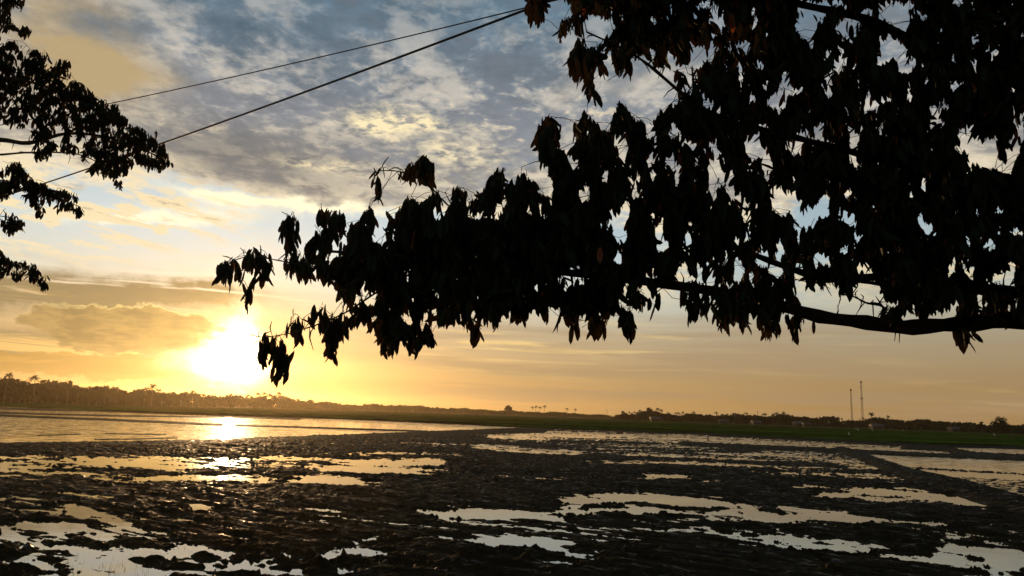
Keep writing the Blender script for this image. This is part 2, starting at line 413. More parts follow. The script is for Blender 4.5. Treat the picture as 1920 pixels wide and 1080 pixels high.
if QUICK != 'sky':
    # ------------------------------------------------------------------ ground
    v1 = 1/np.linspace(1/11.5, 1/190, 640)
    rows = np.concatenate([np.array([-300., -60, -20, -8, 0, 3, 4.5, 6]), np.linspace(6.5, 11.3, 12), v1, np.geomspace(193, 4000, 90)])
    sc = np.linspace(-0.80, 0.80, 1350)
    sl_ = np.geomspace(0.81, 8.0, 30)
    S = np.concatenate([-sl_[::-1], sc, sl_])
    Yg, Sg = np.meshgrid(rows, S, indexing='ij')
    Xg = Sg*np.maximum(Yg, 7.0)
    X = Xg.ravel(); Y = Yg.ravel()
    P3 = np.stack([X, Y, np.zeros_like(X)], 1)
    U, W = project(P3); front = Y > 9.0
    W = np.where(front, W, 1400.0); U = np.where(front, U, 960.0)
    DH = 4200.0/np.maximum(W - hy(U), 0.3)
    # warped picks make the outlines of banks and pools ragged
    ax_ = X*0.86 - Y*0.50; ay_ = X*0.50 + Y*0.86
    wx = fbm(ax_*0.25, ay_*0.7, 4, 0.6); wy = fbm(ax_*0.28+40, ay_*0.8, 4, 0.6); wf = fbm(ax_*0.9, ay_*2.4+9, 3, 0.6)
    pxm = F/np.maximum(Y, 9)       # pixels per metre
    Uw = U + (wx*0.9 + wf*0.25)*pxm*0.8
    w2_ = fbm(ax_*1.6+7, ay_*3.6+3, 4, 0.65)
    Uw = Uw + w2_*pxm*0.35
    Ww = W + (wy*0.9 + wf*0.5 + w2_*0.35)*4200/np.maximum(Y, 9)**2*0.9
    def stroke(pts, hw, sharp=2.0, uu=None, ww=None, ys=3.0):
        """1 on a polyline picked on the frame, falling to 0 past its half width (px, vertical)"""
        uu = Uw if uu is None else uu; ww = Ww if ww is None else ww
        best = np.full(uu.shape, 1e9)
        for i in range(len(pts)-1):
            x1, y1 = pts[i]; x2, y2 = pts[i+1]
            ax, ay = (x2-x1)/ys, (y2-y1); L = ax*ax+ay*ay + 1e-9
            t = np.clip((((uu-x1)/ys)*ax + (ww-y1)*ay)/L, 0, 1)
            d = np.hypot((uu-x1)/ys - t*ax, ww-y1-t*ay)/hw
            best = np.minimum(best, d)
        return np.exp(-best**(2*sharp))
    # base: ploughed mud a little above the water level
    strk = fbm(X*0.07+3, Y*0.22, 4, 0.6)
    Z = 0.050 + 0.050*strk - 0.004*np.clip((Y-60)/30,0,1)
    pools = [  # (polyline, half height px, depth)
        ([(20,868),(200,868),(330,872)], 15, .105), ([(330,876),(470,872),(640,878)], 6, .07),
        ([(20,884),(180,890)], 5, .06), ([(260,900),(380,896),(500,900)], 8, .10), ([(150,895),(240,902)], 5, .05),
        ([(380,898),(470,893)], 8, .11), ([(400,868),(460,866)], 5, .08), ([(570,895),(670,902)], 9, .12),
        ([(500,858),(620,862)], 5, .06), ([(660,868),(820,866)], 8, .12), ([(620,878),(810,886)], 7, .10), ([(700,848),(860,850)], 5, .05),
        ([(900,838),(990,845),(1080,848)], 6, .11), ([(930,820),(1020,826)], 4, .09),
        ([(1050,830),(1350,842)], 5, .065), ([(1130,846),(1400,858)], 6, .075), ([(1180,860),(1420,875)], 8, .07),
        ([(1440,850),(1560,858),(1640,880)], 11, .085), ([(1480,880),(1600,888),(1700,900)], 9, .085),
        ([(1210,892),(1290,895)], 5, .12), ([(1330,903),(1350,904)], 3, .10),
        ([(40,955),(130,960),(240,990)], 7, .12), ([(130,950),(190,962),(260,972)], 5, .13), ([(180,948),(215,950)],4,.08),
        ([(210,953),(260,957)], 4, .10), ([(340,952),(385,957)], 4, .10), ([(330,973),(380,978)], 5, .11), ([(260,990),(310,992)], 4, .08),
        ([(0,1000),(70,1015),(130,1022)], 10, .10), ([(60,988),(150,995),(240,1010)], 9, .14), ([(170,1000),(290,1026),(380,1036)], 6, .10),
        ([(60,1050),(200,1048),(330,1062),(450,1068)], 22, .12), ([(80,1085),(300,1090)], 24, .12), ([(380,1036),(480,1050),(560,1040),(660,1040)], 14, .15), ([(480,1070),(560,1075),(640,1068)], 12, .15),
        ([(480,1070),(540,1080)], 14, .11), ([(430,1010),(480,1018)], 4, .10),
        ([(540,1000),(560,1005)], 4, .10), ([(600,952),(680,958)], 6, .08), ([(530,966),(620,970)], 4, .07), ([(680,1015),(760,1008),(830,1012)], 9, .10),
        ([(660,1022),(720,1018)], 5, .10), ([(700,1034),(730,1036)], 4, .09), ([(740,1058),(770,1056)], 6, .11), ([(880,1018),(960,1025)], 10, .11),
        ([(820,963),(900,962),(990,968)], 10, .14), ([(900,1018),(1000,1024),(1120,1042)], 14, .12), ([(900,1045),(1000,1062),(1100,1072)], 9, .10),
        ([(1000,966),(1060,972)], 8, .10), ([(1080,940),(1200,934),(1330,942)], 13, .13), ([(1060,960),(1200,958),(1330,964)], 10, .12),
        ([(1200,968),(1320,976),(1420,968)], 9, .10), ([(1330,948),(1430,968),(1530,968),(1600,978)], 13, .12), ([(1500,958),(1560,964)], 10, .10), ([(1415,945),(1430,955)], 6, .10),
        ([(1600,972),(1680,985)], 9, .10), ([(1240,992),(1360,998),(1460,990)], 6, .08), ([(1085,999),(1110,1001)], 4, .10),
        ([(1350,1010),(1450,1020),(1520,1038),(1555,1056)], 6, .12), ([(1440,1008),(1540,1018),(1640,1030)], 8, .10), ([(1540,1028),(1650,1040),(1760,1050)], 9, .10),
        ([(1790,1040),(1850,1050),(1930,1060)], 24, .13), ([(1830,1068),(1930,1075)], 14, .12), ([(1700,985),(1790,1010),(1830,1030)], 7, .10),
        ([(1690,978),(1740,982)], 5, .10), ([(1760,978),(1810,998),(1870,1018)], 6, .11), ([(1860,985),(1920,1000)], 5, .09), ([(1890,1020),(1930,1030)], 7, .1),
        ([(1480,912),(1560,916)], 4, .10), ([(1530,926),(1640,936),(1700,938)], 5, .11), ([(1600,920),(1700,925),(1780,938),(1850,948)], 8, .115),
        ([(1160,912),(1260,920)], 2, .06),
    ]
    farf = np.clip((Y-22)/20, 0, 1)
    Z += farf*(0.055*perlin(X*1.1, Y*0.9) + 0.045*perlin(X*2.8+8, Y*1.9) + 0.03*perlin(X*6+8, Y*4) - 0.004)
    pm = np.zeros(X.shape)
    for pts, hw, dep in pools:
        if pts[0][0] > 880 and pts[0][1] < 890: dep *= .72
        x0 = min(p[0] for p in pts)-160; x1 = max(p[0] for p in pts)+160; y0 = min(p[1] for p in pts)-60; y1 = max(p[1] for p in pts)+60
        ix = np.nonzero((U > x0) & (U < x1) & (W > y0) & (W < y1))[0]
        if len(ix) == 0: continue
        s_ = stroke(pts, hw, 1.6, Uw[ix], Ww[ix])
        pm[ix] = np.maximum(pm[ix], s_*dep)
    Z -= pm
    for pts, hw, h in [([(-20,1036),(150,1040),(330,1052)], 5, .13), ([(230,1064),(340,1068),(500,1086)], 4, .13), ([(560,1058),(600,1062),(650,1056)], 3.5, .12), ([(-20,1064),(50,1066),(110,1074)], 6, .13),
                       ([(380,1052),(450,1050),(500,1056)], 3, .12), ([(860,1052),(980,1072)], 3.5, .12), ([(1100,966),(1200,970),(1310,967)], 3.5, .10), ([(1640,1002),(1760,1032)], 4, .12), ([(1460,1032),(1560,1042),(1700,1038)], 4, .11),
                       ([(1780,1044),(1830,1046)], 4, .11), ([(1840,1066),(1930,1070)], 4, .12), ([(920,1030),(1040,1036)], 3, .10), ([(1290,958),(1350,954)], 3, .10), ([(1110,950),(1180,948)], 2, .08), ([(100,876),(200,880),(320,884)], 2.2, .10), ([(20,862),(150,860)], 2, .09), ([(400,902),(450,906)], 2, .08)]:
        ix = np.nonzero((U > pts[0][0]-160) & (U < pts[-1][0]+160) & (np.abs(W-pts[0][1]) < 90))[0]
        Z[ix] += stroke(pts, hw, 1.4, Uw[ix], Ww[ix])*h*(0.8+0.7*np.clip(perlin(X[ix]*1.7, Y[ix]*1.7), -.8, 1))
    # half drowned strips
    drown = stroke([(930,812),(1280,823),(1560,838),(1780,850)], 8, 2.0)*0.085
    Z -= drown
    # clods and plough ridges
    fade = np.clip(1.25 - Y/300, 0.4, 1)
    ang = 0.60; ca, sa = math.cos(ang), math.sin(ang)
    along = X*ca - Y*sa; across = X*sa + Y*ca
    bend = fbm(X*0.05, Y*0.05, 2)*2.5
    rid = fbm(along*0.14, (across+bend)*1.5, 3, 0.6) + 0.8*np.sin((across+bend)*6.0+2*perlin(X*.3,Y*.3))*np.clip(perlin(X*.11+4,Y*.11)+.15,0,1)
    clod = fbm(X*2.3, Y*2.3, 4, 0.62)
    lump = np.maximum(perlin(X*3.6+5, Y*3.6), 0)**1.5
    broad = fbm(X*0.10, Y*0.16, 3)
    mudamp = np.clip(1 - pm/0.16, 0.42, 1)
    Z += 0.16*np.clip(perlin(X*2.6+50, Y*3.0)*1.0+0.22*perlin(X*9, Y*9) - 0.50, 0, .22) + 0.28*np.clip(perlin(X*.8, Y*1.8+50)+0.5*perlin(X*5+9, Y*6) - 0.60, 0, .22)
    nearf = np.clip(1.4 - Y/60, 0.0, 1)
    fine = perlin(X*7.5, Y*7.5) + 0.6*perlin(X*15.5+3, Y*15.5) + 0.35*perlin(X*31, Y*31)
    lump2 = np.clip(perlin(X*5.2+15, Y*5.2)+0.35*perlin(X*11, Y*11)-.12, 0, 1)**0.8
    Z += (0.012*fine*nearf + 0.018*lump2*nearf)*mudamp*np.clip(0.75+broad, .25, 1.3)
    Z += (0.018*fbm(along*0.45, (across+bend)*4.5, 3, .6) + 0.016*clod)*mudamp + 0.046*rid*np.clip(mudamp,.65,1) + 0.022*lump*np.clip(mudamp, .3, 1)*(broad > -0.35) + 0.020*broad
    # flooded paddy on the left with its low bunds
    padL = [(-900,735),(0,761),(110,767),(230,773),(420,780),(640,786),(840,794),(1012,803),(850,808),(640,815),(500,820),(420,825),(200,829),(0,832),(-900,880)]
    wsmall = Ww*0.25 + W*0.75
    inL = in_poly(Uw*0.3+U*0.7, wsmall, padL)
    Z = np.where(inL, -0.10 + 0.012*clod, Z)
    edgeL = stroke([(-900,886),(0,836),(200,834),(420,829),(560,824),(700,818),(860,811),(1012,806)], 4.5, 2.0, U, W+1.2*wf)*0.12
    Z = np.maximum(Z, np.where(inL, -1, 1)*0 + edgeL*(1+0.5*clod) - 0.02*(edgeL < 0.01) - 9*(edgeL < 0.02))
    lb = 0.22*clod + 0.25*wf
    for pts, hw, h in [([(-900,735),(0,766),(110,769),(230,771)], 1.6, .16), ([(-900,742),(0,774),(90,777),(230,780),(420,782),(560,786)], 1.3, .17),
                       ([(-900,752),(0,779),(70,782),(200,787),(420,797)], 1.7, .17), ([(445,798),(530,800),(650,804),(770,808),(800,809)], 1.3, .13),
                       ([(70,817),(150,814)], .8, .05), ([(200,813),(310,815)], 1.0, .05), ([(180,824),(260,823),(330,821)], 1.2, .05)]:
        s_ = stroke(pts, hw, 2.0, U, W)
        Z = np.maximum(Z, np.where(s_ > 0.05, s_*h*(1+lb) - 0.02, -9))
    # paddies on the right
    padR = [(1605,846),(1740,856),(1930,864),(2600,900),(2600,1160),(1930,948),(1850,928),(1780,905),(1700,882),(1650,868)]
    inR = in_poly(Uw*0.25+U*0.75, wsmall, padR)
    Z = np.where(inR, -0.055 + 0.022*clod + 0.02*perlin(X*2.5,Y*1.8) + 0.012*lump + 0.075*np.exp(-((W-(877+(U-1700)*0.055))/1.8)**2)*(1+clod)*(U > 1680)
                 + 0.055*np.clip((W-(880+(U-1700)*0.055))/10, 0, 1), Z)
    padR2 = [(1765,839),(1930,843),(2600,872),(2600,885),(1930,856),(1830,852)]
    Z = np.where(in_poly(U, W, padR2), -0.12, Z)
    for pts, hw, h in [([(1575,842),(1620,858),(1690,885),(1790,912),(1930,952),(2600,1160)], 9, .22),
                       ([(1280,832),(1560,845),(1700,852),(1930,861),(2600,893)], 3.0, .20),
                       ([(1700,839),(1770,842),(1830,853),(1930,858),(2600,890)], 3.4, .24)]:
        s_ = stroke(pts, hw*(np.clip((U-1500)/250, .4, 1.3) if hw > 5 else 1), 2.0, U, W + 1.5*wf)
        Z = np.maximum(Z, np.where(s_ > 0.05, s_*h*(1+0.25*clod+0.2*wf) - 0.02, -9))
    # dry land beyond the paddies
    fx = [-3000,-900,0,110,230,420,640,840,1010,1100,1280,1600,1770,1930,3000]
    fyv = [700,735,761,767,772,779,785,794,802,805,813,829,838,842,880]
    fr = np.interp(U, fx, fyv)
    dry = (W < fr) & (Y > 60)
    Z = np.where(dry, 0.30 + 0.05*broad + 0.03*wx, Z)
    Z = np.where(Y > 260, 0.25, Z)
    # road embankment the camera stands on
    t = np.clip((11.0-Y)/5.0, 0, 1); t = t*t*(3-2*t)
    Z = np.where(Y < 11.0, Z*(1-t) + 1.45*t, Z)
    nr, nc = Yg.shape
    idx = np.arange(nr*nc).reshape(nr, nc)
    fc = np.stack([idx[:-1,:-1], idx[:-1,1:], idx[1:,1:], idx[1:,:-1]], -1).reshape(-1, 4)
    g = mesh_obj('ground', np.stack([X, Y, Z], 1), fc, M['ground'], smooth=True)
    tag(g, 'dark ploughed mud of the paddy fields with clods and low bunds', kind='structure')
    w = mesh_obj('water', [(-900,8.8,0),(900,8.8,0),(900,330,0),(-900,330,0)], [(0,1,2,3)], M['water'])
    tag(w, 'still water lying in the paddies and mirroring the sky', kind='structure')

    # rice field: strip of standing young rice
    n_c, n_r = 420, 70
    us = np.linspace(-500, 2500, n_c)
    yb = np.interp(us, fx, fyv) - np.interp(us, [-500, 600, 1000, 1300, 1900, 2500], [2, 2.5, 3.5, 5, 7, 8])
    V0 = []
    for j in range(n_r):
        for i in range(n_c):
            y0 = yb[i]-hy(us[i]); y1 = np.interp(us[i], [-500, 0, 640, 1100, 1500, 1920, 2500], [9.5, 9, 4, 5, 7, 9, 9.5])
            y = y0 + (min(y1, y0-1) - y0)*j/(n_r-1)
            p = at_z(us[i], hy(us[i])+y, 0.5)
            V0.append((p.x, p.y, 0))
    V0 = np.array(V0)
    V0[:, 2] = 0.46 + 0.10*fbm(V0[:,0]*0.15, V0[:,1]*0.15, 3) + 0.10*np.minimum(fbm(V0[:,0]*0.004, V0[:,1]*0.03, 2), 0.3)
    V0[:n_c, 2] = 0.2
    idx = np.arange(n_r*n_c).reshape(n_r, n_c)
    fc = np.stack([idx[:-1,:-1], idx[:-1,1:], idx[1:,1:], idx[1:,:-1]], -1).reshape(-1, 4)
    rf = mesh_obj('rice_field', V0, fc, M['rice'], smooth=True)
    tag(rf, 'band of young green rice between the muddy paddies and the tree line', kind='stuff')

    # sparse stubble on the mud
    sv, sf = [], []
    for k in range(900):
        px = random.uniform(-40, 1960); py = random.choice([random.uniform(840, 1085), random.uniform(960, 1085)])
        if k < 10: px, py = [(147,1076),(151,1078),(205,1072),(209,1074),(203,1073),(930,1060),(1160,970),(1440,1072),(1700,1076),(620,1078)][k]
        p = at_z(px, py, 0.0)
        for b in range(random.randint(1, 4)):
            hgt = (random.uniform(.12,.24) if k < 10 else random.uniform(.03, .09))*(1.6 if random.random() < .06 else 1); a = random.uniform(0, 6.28); w_ = .004
            x0, y0 = p.x+random.uniform(-.05,.05), p.y+random.uniform(-.05,.05); n0 = len(sv)
            lx, ly = random.uniform(-.5,.5)*hgt, random.uniform(-.5,.5)*hgt
            sv += [(x0-w_*math.cos(a), y0-w_*math.sin(a), -.05), (x0+w_*math.cos(a), y0+w_*math.sin(a), -.05), (x0+lx, y0+ly, hgt)]
            sf.append((n0, n0+1, n0+2))
    st_ = mesh_obj('stubble', sv, sf, M['stubble']); tag(st_, 'thin straws of old rice stubble sticking out of the mud', kind='stuff')

# ------------------------------------------------------------------ far trees
def leaf_cards(cent, size, seed):
    r = np.random.default_rng(seed); n = len(cent)
    d1 = r.normal(size=(n,3)); d1 /= np.linalg.norm(d1, axis=1)[:,None]
    d2 = np.cross(d1, r.normal(size=(n,3))); d2 /= np.linalg.norm(d2, axis=1)[:,None]
    s1 = size*r.uniform(.6,1.3,n)[:,None]; s2 = size*r.uniform(.4,.9,n)[:,None]
    c = np.asarray(cent)
    vs = np.stack([c-d1*s1, c-d2*s2*0.8+d1*s1*.2, c+d1*s1, c+d2*s2], 1).reshape(-1,3)
    fs = np.arange(4*n).reshape(n,4)
    return vs, fs
def broad_tree(seed, h=10.0, wid=7.0, base=0.22, nl=9, kind='lobes'):
    r = np.random.default_rng(seed); root = empty('broadleaf_tree')
    t = MB(); lean = r.uniform(-.3,.3,2)
    top = Vector((lean[0], lean[1], h*0.6))
    t.tube([(0,0,-.3),(lean[0]*.3, lean[1]*.3, h*.2), (lean[0]*.7, lean[1]*.7, h*.4), top], [.30,.24,.17,.09], 6)
    cs = []
    for i in range(nl):
        a = r.uniform(0, 6.28); q = r.uniform(0.15, 1)**.6
        if kind == 'dome':
            zz = h*(base + (1-base)*(1-q*q)*r.uniform(.55, .86)); rr = wid*.19
        else:
            zz = h*r.uniform(base+.12, .86)*(1-.22*q); rr = wid*r.uniform(.13,.22)
        c = Vector((math.cos(a)*q*wid*.40, math.sin(a)*q*wid*.40, zz)); cs.append((c, rr))
        t.tube([(lean[0]*.5, lean[1]*.5, h*r.uniform(.18,.4)), (c.x*.5, c.y*.5, c.z*.75), c], [.11,.07,.03], 5)
    cs.append((Vector((lean[0], lean[1], h*.82)), wid*.17))
    pts = []
    for c, rr in cs:
        n = int(34 + rr*26)
        d = r.normal(size=(n,3)); d /= np.linalg.norm(d, axis=1)[:,None]
        q = rr*r.uniform(.35, 1.12, n)[:,None]
        pts.append(np.array(c) + d*q*np.array([1.15,1.15,.8]))
    pts = np.concatenate(pts); pts = pts[pts[:,2] > h*base*.7]
    vs, fs = leaf_cards(pts, 0.50, seed)
    mesh_obj('crown', vs, fs, M['far_leaf'], root); t.build('trunk', M['far_bark'], root)
    root['h'] = h; reg(root); return root
def palm_tree(seed, h=9.5, fr=15, fl=2.6):
    r = np.random.default_rng(seed); root = empty('coconut_palm')
    lx, ly = r.uniform(-1,1,2)
    pts = [(lx*q*q, ly*q*q, -.3 + (h+.3)*q) for q in np.linspace(0,1,6)]
    MB().tube(pts, [.26,.18,.16,.14,.13,.12], 6).build('trunk', M['far_bark'], root)
    vs, fs = [], []; top = Vector(pts[-1])
    for k in range(fr):
        a = k*2.4 + r.uniform(-.3,.3); el = r.uniform(-.5, 1.25); L = fl*r.uniform(.8,1.15); n = 7
        pr = []
        for i in range(n+1):
            q = i/n; out = L*q*math.cos(el)*(1-.15*q) ; up = L*(q*math.sin(el) - .55*q*q*(1.1 if el > .2 else .7))
            pr.append(top + Vector((math.cos(a)*out, math.sin(a)*out, up)))
        sd = Vector((-math.sin(a), math.cos(a), 0))
        for i in range(n):
            wd = .55*math.sin(math.pi*min(.95, (i+.7)/(n+.3)))**.6
            for sgn in (-1, 1):
                n0 = len(vs); tip = (pr[i]+pr[i+1])/2 + sd*sgn*wd + Vector((0,0,-wd*.75)) + (pr[i+1]-pr[i])*.4
                vs += [pr[i], pr[i+1], tip]; fs.append((n0, n0+1, n0+2))
    mesh_obj('crown', vs, fs, M['palm_leaf'], root)
    root['h'] = h+1.2; reg(root); return root

if QUICK not in ('sky', 'near'):
    protos = [broad_tree(11), broad_tree(12, 9, 8.5, .15, 11), broad_tree(13, 10, 6, .25, 8), broad_tree(14, 8, 9, .12, 12), broad_tree(15, 10, 8, .2, 10, 'dome'), broad_tree(16, 7, 8, .05, 10)]
    palms = [palm_tree(21), palm_tree(22, 8.5), palm_tree(23, 10.5, 17, 2.8)]
    dome = broad_tree(31, 11.5, 12.5, .10, 26, 'dome'); roundt = broad_tree(32, 9, 6.5, .42, 9)
    used = set()
    def put(proto, px, D, height, label, cat, group, z=0.2):
        o = proto if proto.name not in used else copy_tree(proto)
        used.add(o.name); used.add(proto.name)
        s = height/proto['h']; p = ray(px, hy(px)); k = D/p.y
        o.location = (p.x*k, D, z); o.rotation_euler = (0,0,random.uniform(0,6.28)); o.scale = (s*random.uniform(.9,1.2), s*random.uniform(.9,1.2), s)
        tag(o, label, cat, group); return o
    # skyline picked on the frame: x, top y, distance
    sky_x = [-200,0,60,130,190,230,300,340,400,450,520,560,640,700,760,850,960,1050,1100,1150,1165,1230,1260,1300,1400,1440,1500,1570,1582,1600,1660,1700,1740,1790,1850,1880,1905,1960,2100]
    sky_y = [706,712,716,718,728,731,733,737,741,743,742,749,757,758,760,765,770,773,776,779,776,771,776,777,778,777,779,783,793,786,783,789,787,791,798,794,800,795,798]
    dst_x = [-200,0,300,640,960,1140,1165,1400,1600,1900,2100]; dst_d = [330,350,440,850,1000,1000,660,600,560,430,410]
    L1 = ('leafy tree in the hazy golden wood left of and below the sun', 'trees of the golden left wood')
    L2 = ('small misty tree on the far horizon in the middle of the plain', 'misty trees of the middle horizon')
    L3 = ('dark leafy tree in the village belt behind the right fields', 'leafy trees of the right village belt')
    P1 = ('coconut palm poking out of the hazy golden left wood', 'palms of the golden left wood')
    P3_ = ('coconut palm among the dark trees of the right village belt', 'palms of the right village belt')
    specials = [  # px, D, top y, proto, label
        (63, 345, 706, palms[2], 'tall coconut palm standing clear above the far left wood', 'palm'),
        (8, 335, 701, palms[0], 'ragged coconut palm at the left edge, highest of the left wood', 'palm'),
        (284, 430, 722, palms[2], 'lone tall palm with drooping fronds left of the sun glow', 'palm'),
        (953, 900, 760, roundt, 'round-headed tree on a bare trunk on the middle horizon', 'tree'),
        (997, 900, 763, palms[0], 'first of four slim palms in a row on the middle horizon', 'palm'),
        (1004, 900, 762, palms[1], 'second of four slim palms in a row on the middle horizon', 'palm'),
        (1011, 900, 763, palms[2], 'third of four slim palms in a row on the middle horizon', 'palm'),
        (1020, 900, 761, palms[0], 'last and tallest of four slim palms on the middle horizon', 'palm'),
        (1064, 900, 766, palms[1], 'single slim palm right of the row of four palms', 'palm'),
        (1079, 850, 767, palms[0], 'palm above a low clump right of the single slim palm', 'palm'),
        (1168, 640, 771, protos[1], 'spreading tree at the left end of the right village belt', 'tree'),
        (1217, 640, 764, protos[4], 'tallest broad tree above the small hut in the village belt', 'tree'),
        (1634, 540, 775, palms[2], 'tall palm right of the two telecom masts', 'palm'),
        (1667, 520, 780, palms[0], 'palm right of the tall palm beside the telecom masts', 'palm'),
        (1876, 400, 782, dome, 'large dome-shaped dark tree near the right edge', 'tree'),
        (1842, 420, 790, protos[2], 'small round tree left of the large dome-shaped tree', 'tree'),
        (1925, 400, 792, protos[4], 'dark tree cut by the right edge beside the dome-shaped tree', 'tree'),
    ]
    for px, D, ty, pr, lab, cat in specials:
        hgt = (hy(px)+4200/D*0.93 - ty)*D/F
        put(pr, px, D, hgt*1.06, lab, cat, 'row of four slim palms' if 'of four' in lab else None)
    cnt = 0; px = -60.0; random.seed(5)
    while px < 1990 and cnt < 255:
        D = float(np.interp(px, dst_x, dst_d))*random.uniform(.97, 1.10)
        ty = float(np.interp(px, sky_x, sky_y))
        full = (hy(px)+4200/D - ty)*D/F*1.12
        zone = 0 if px < 560 else (1 if px < 1150 else 2)
        pal = random.random() < (.16, .06, .42)[zone]
        if pal:
            hgt = full*random.uniform(.95, 1.2)
            lab, grp = (P1, L2, P3_)[zone]
            if zone == 1: pal = False
        if not pal:
            hgt = full*random.choice([random.uniform(.82, 1.0), random.uniform(.55, .9)])
            lab, grp = (L1, L2, L3)[zone]
        SEG = [(50,'at its far left end, left of the tall clear palm'),(140,'just right of the tall clear palm'),(240,'halfway between the tall clear palm and the lone drooping palm'),
               (330,'around the lone drooping palm'),(430,'between the lone drooping palm and the sun'),(560,'below and right of the sun'),
               (700,'below the hanging leaf tips'),(850,'above the broad sheet of bright water'),(950,'left of the round-headed tree'),(1030,'around the row of four palms'),(1158,'between the row of four palms and the thin pole'),
               (1250,'around the hut at its left end'),(1360,'between the hut and the thin poles'),(1470,'around the two thin poles'),(1580,'between the thin poles and the masts'),(1680,'below the telecom masts'),(1780,'right of the telecom masts'),(9999,'near the dome-shaped tree at the right edge')]
        where = next(w for x_, w in SEG if px < x_)
        lab2 = 'coconut palm' if pal else ('low bushy tree' if hgt < full*.8 else 'full-height leafy tree')
        lab2 = {0:'hazy golden ',1:'misty ',2:'dark '}[zone] + lab2 + ', ' + where
        put(random.choice(palms if pal else protos), px, D, max(hgt, 3.0), lab2, 'palm' if pal else 'tree', lab2.split(', ')[0] + 's ' + where)
        cnt += 1
        px += max(4.5, F/D*random.uniform(1.8, 4.2)*(.8 if zone == 2 else 1))
    # the wood behind, which reads as one mass
    pts = []; r = np.random.default_rng(77)
    for px in np.arange(-260, 2160, 1.3):
        D = float(np.interp(px, dst_x, dst_d))*r.uniform(1.04, 1.35); ty = float(np.interp(px, sky_x, sky_y))
        if 1572 < px < 1590 or 1138 < px < 1158: ty += 5
        full = (hy(px)+4200/D*.9 - ty)*D/F; d = ray(px, hy(px)); k = D/d.y
        mod = .84 + .22*math.sin(px*.11)*math.sin(px*.037+1)
        for q in range(26):
            pts.append((d.x*k + r.normal()*2.5, D + r.normal()*5, max(.3, full*mod*r.uniform(.0, 1.0)**.7)))
    vs, fs = leaf_cards(np.array(pts), 1.45, 78)
    wd = mesh_obj('distant_wood', vs, fs, M['far_leaf']); tag(wd, 'massed far-off foliage behind the single trees of the horizon', kind='stuff')

    # telecom masts
    def mast(px, D, ty, width, label, dishes):
        base = ray(px, hy(px)); k = D/base.y; x0 = base.x*k
        H = (hy(px)-ty)*D/F + CAMH
        root = empty('telecom_mast', (x0, D, .2)); tag(root, label, 'mast')
        b = MB(); n = 14
        for sx, sy in ((-1,-1),(1,-1),(1,1),(-1,1)):
            b.tube([(sx*width, sy*width, 0), (sx*width*.35, sy*width*.35, H)], [.14,.09], 5)
        for i in range(n):
            z0, z1 = H*i/n, H*(i+1)/n; w0 = width*(1-.65*i/n); w1 = width*(1-.65*(i+1)/n)
            cc = [(-1,-1),(1,-1),(1,1),(-1,1)]
            for j in range(4):
                a, c = cc[j], cc[(j+1) % 4]
                b.tube([(a[0]*w0, a[1]*w0, z0), (c[0]*w1, c[1]*w1, z1)], .05, 4); b.tube([(a[0]*w1, a[1]*w1, z1), (c[0]*w1, c[1]*w1, z1)], .05, 4)
        b.build('lattice', M['steel'], root)
        MB().tube([(0,0,H), (0,0,H+2.5)], [.08,.03], 5).build('rod', M['steel'], root)
        for q, a in dishes:
            ww = width*(1-.65*q)+.5
            MB().box((math.cos(a)*ww, math.sin(a)*ww, H*q), (.22,.22,1.1)).build('antenna', M['steel'], root)
    mast(1598, 900, 731, .95, 'shorter slim telecom mast behind the right village trees', [(.97,0),(.97,2.1),(.97,4.2)])
    mast(1618, 900, 717, 1.2, 'taller telecom mast with antennas halfway up', [(.62,0),(.62,2.1),(.62,4.2),(.98,1),(.98,3),(.98,5),(.88,2)])
    for px, ty, D, lab in [(1138,768,900,'thin pole on the misty middle horizon'), (1421,771,640,'left of two thin poles above the right village trees'), (1459,772,640,'right of two thin poles above the right village trees')]:
        d = ray(px, hy(px)); k = D/d.y; H = (hy(px)-ty)*D/F+CAMH
        root = empty('thin_pole', (d.x*k, D, .2)); tag(root, lab, 'pole')
        MB().tube([(0,0,-.3),(0,0,H)], [.20,.12], 6).build('shaft', M['steel'], root); MB().box((0,0,H*.9), (.7,.08,.08)).build('crossarm', M['steel'], root)

    # village houses
    def house(px, D, wd, hh, rz, label, wallm, roofm):
        d = ray(px, hy(px)); k = D/d.y; wd *= .8; hh *= .85; root = empty('house', (d.x*k, D, .2), rz); tag(root, label, 'house', 'village houses')
        w2, d2 = wd/2, wd*.35
        MB().box((0,0,hh/2), (w2, d2, hh/2)).build('wall', wallm, root)
        b = MB(); ov = .5; rh = wd*.22; z = hh+.003
        b.v = [Vector(v) for v in [(-w2-ov,-d2-ov,z),(w2+ov,-d2-ov,z),(w2+ov,d2+ov,z),(-w2-ov,d2+ov,z),(-w2-ov,0,z+rh),(w2+ov,0,z+rh)]]
        b.f = [(0,1,5,4),(2,3,4,5),(1,2,5),(3,0,4),(3,2,1,0)]
        b.build('roof', roofm, root)
        for wx_ in (-.55,.5):
            MB().box((w2*wx_, -d2-.02, hh*.58), (.5,.04,.45)).build('window', M['dark'], root)
        MB().box((0, -d2-.02, 1.0), (.45,.045,1.0)).build('door', M['dark'], root)
    house(1229, 560, 9, 2.6, .1, 'small hut below the tallest broad tree of the village belt', M['wall'], M['tin'])
    house(1357, 540, 8, 2.4, -.2, 'low house with pale roof left of the two thin poles', M['wall'], M['tin'])
    house(1418, 520, 7, 2.4, .1, 'low house under the left thin pole', M['wall'], M['tin'])
    house(1497, 500, 8, 2.6, .3, 'house right of the two thin poles', M['wall'], M['tin'])
    house(1512, 490, 5, 2.3, -.1, 'narrow shed beside the house right of the thin poles', M['wall'], M['tin'])
    house(1643, 460, 8, 2.5, 0, 'wide low house below the tall palm right of the masts', M['wall'], M['tin'])
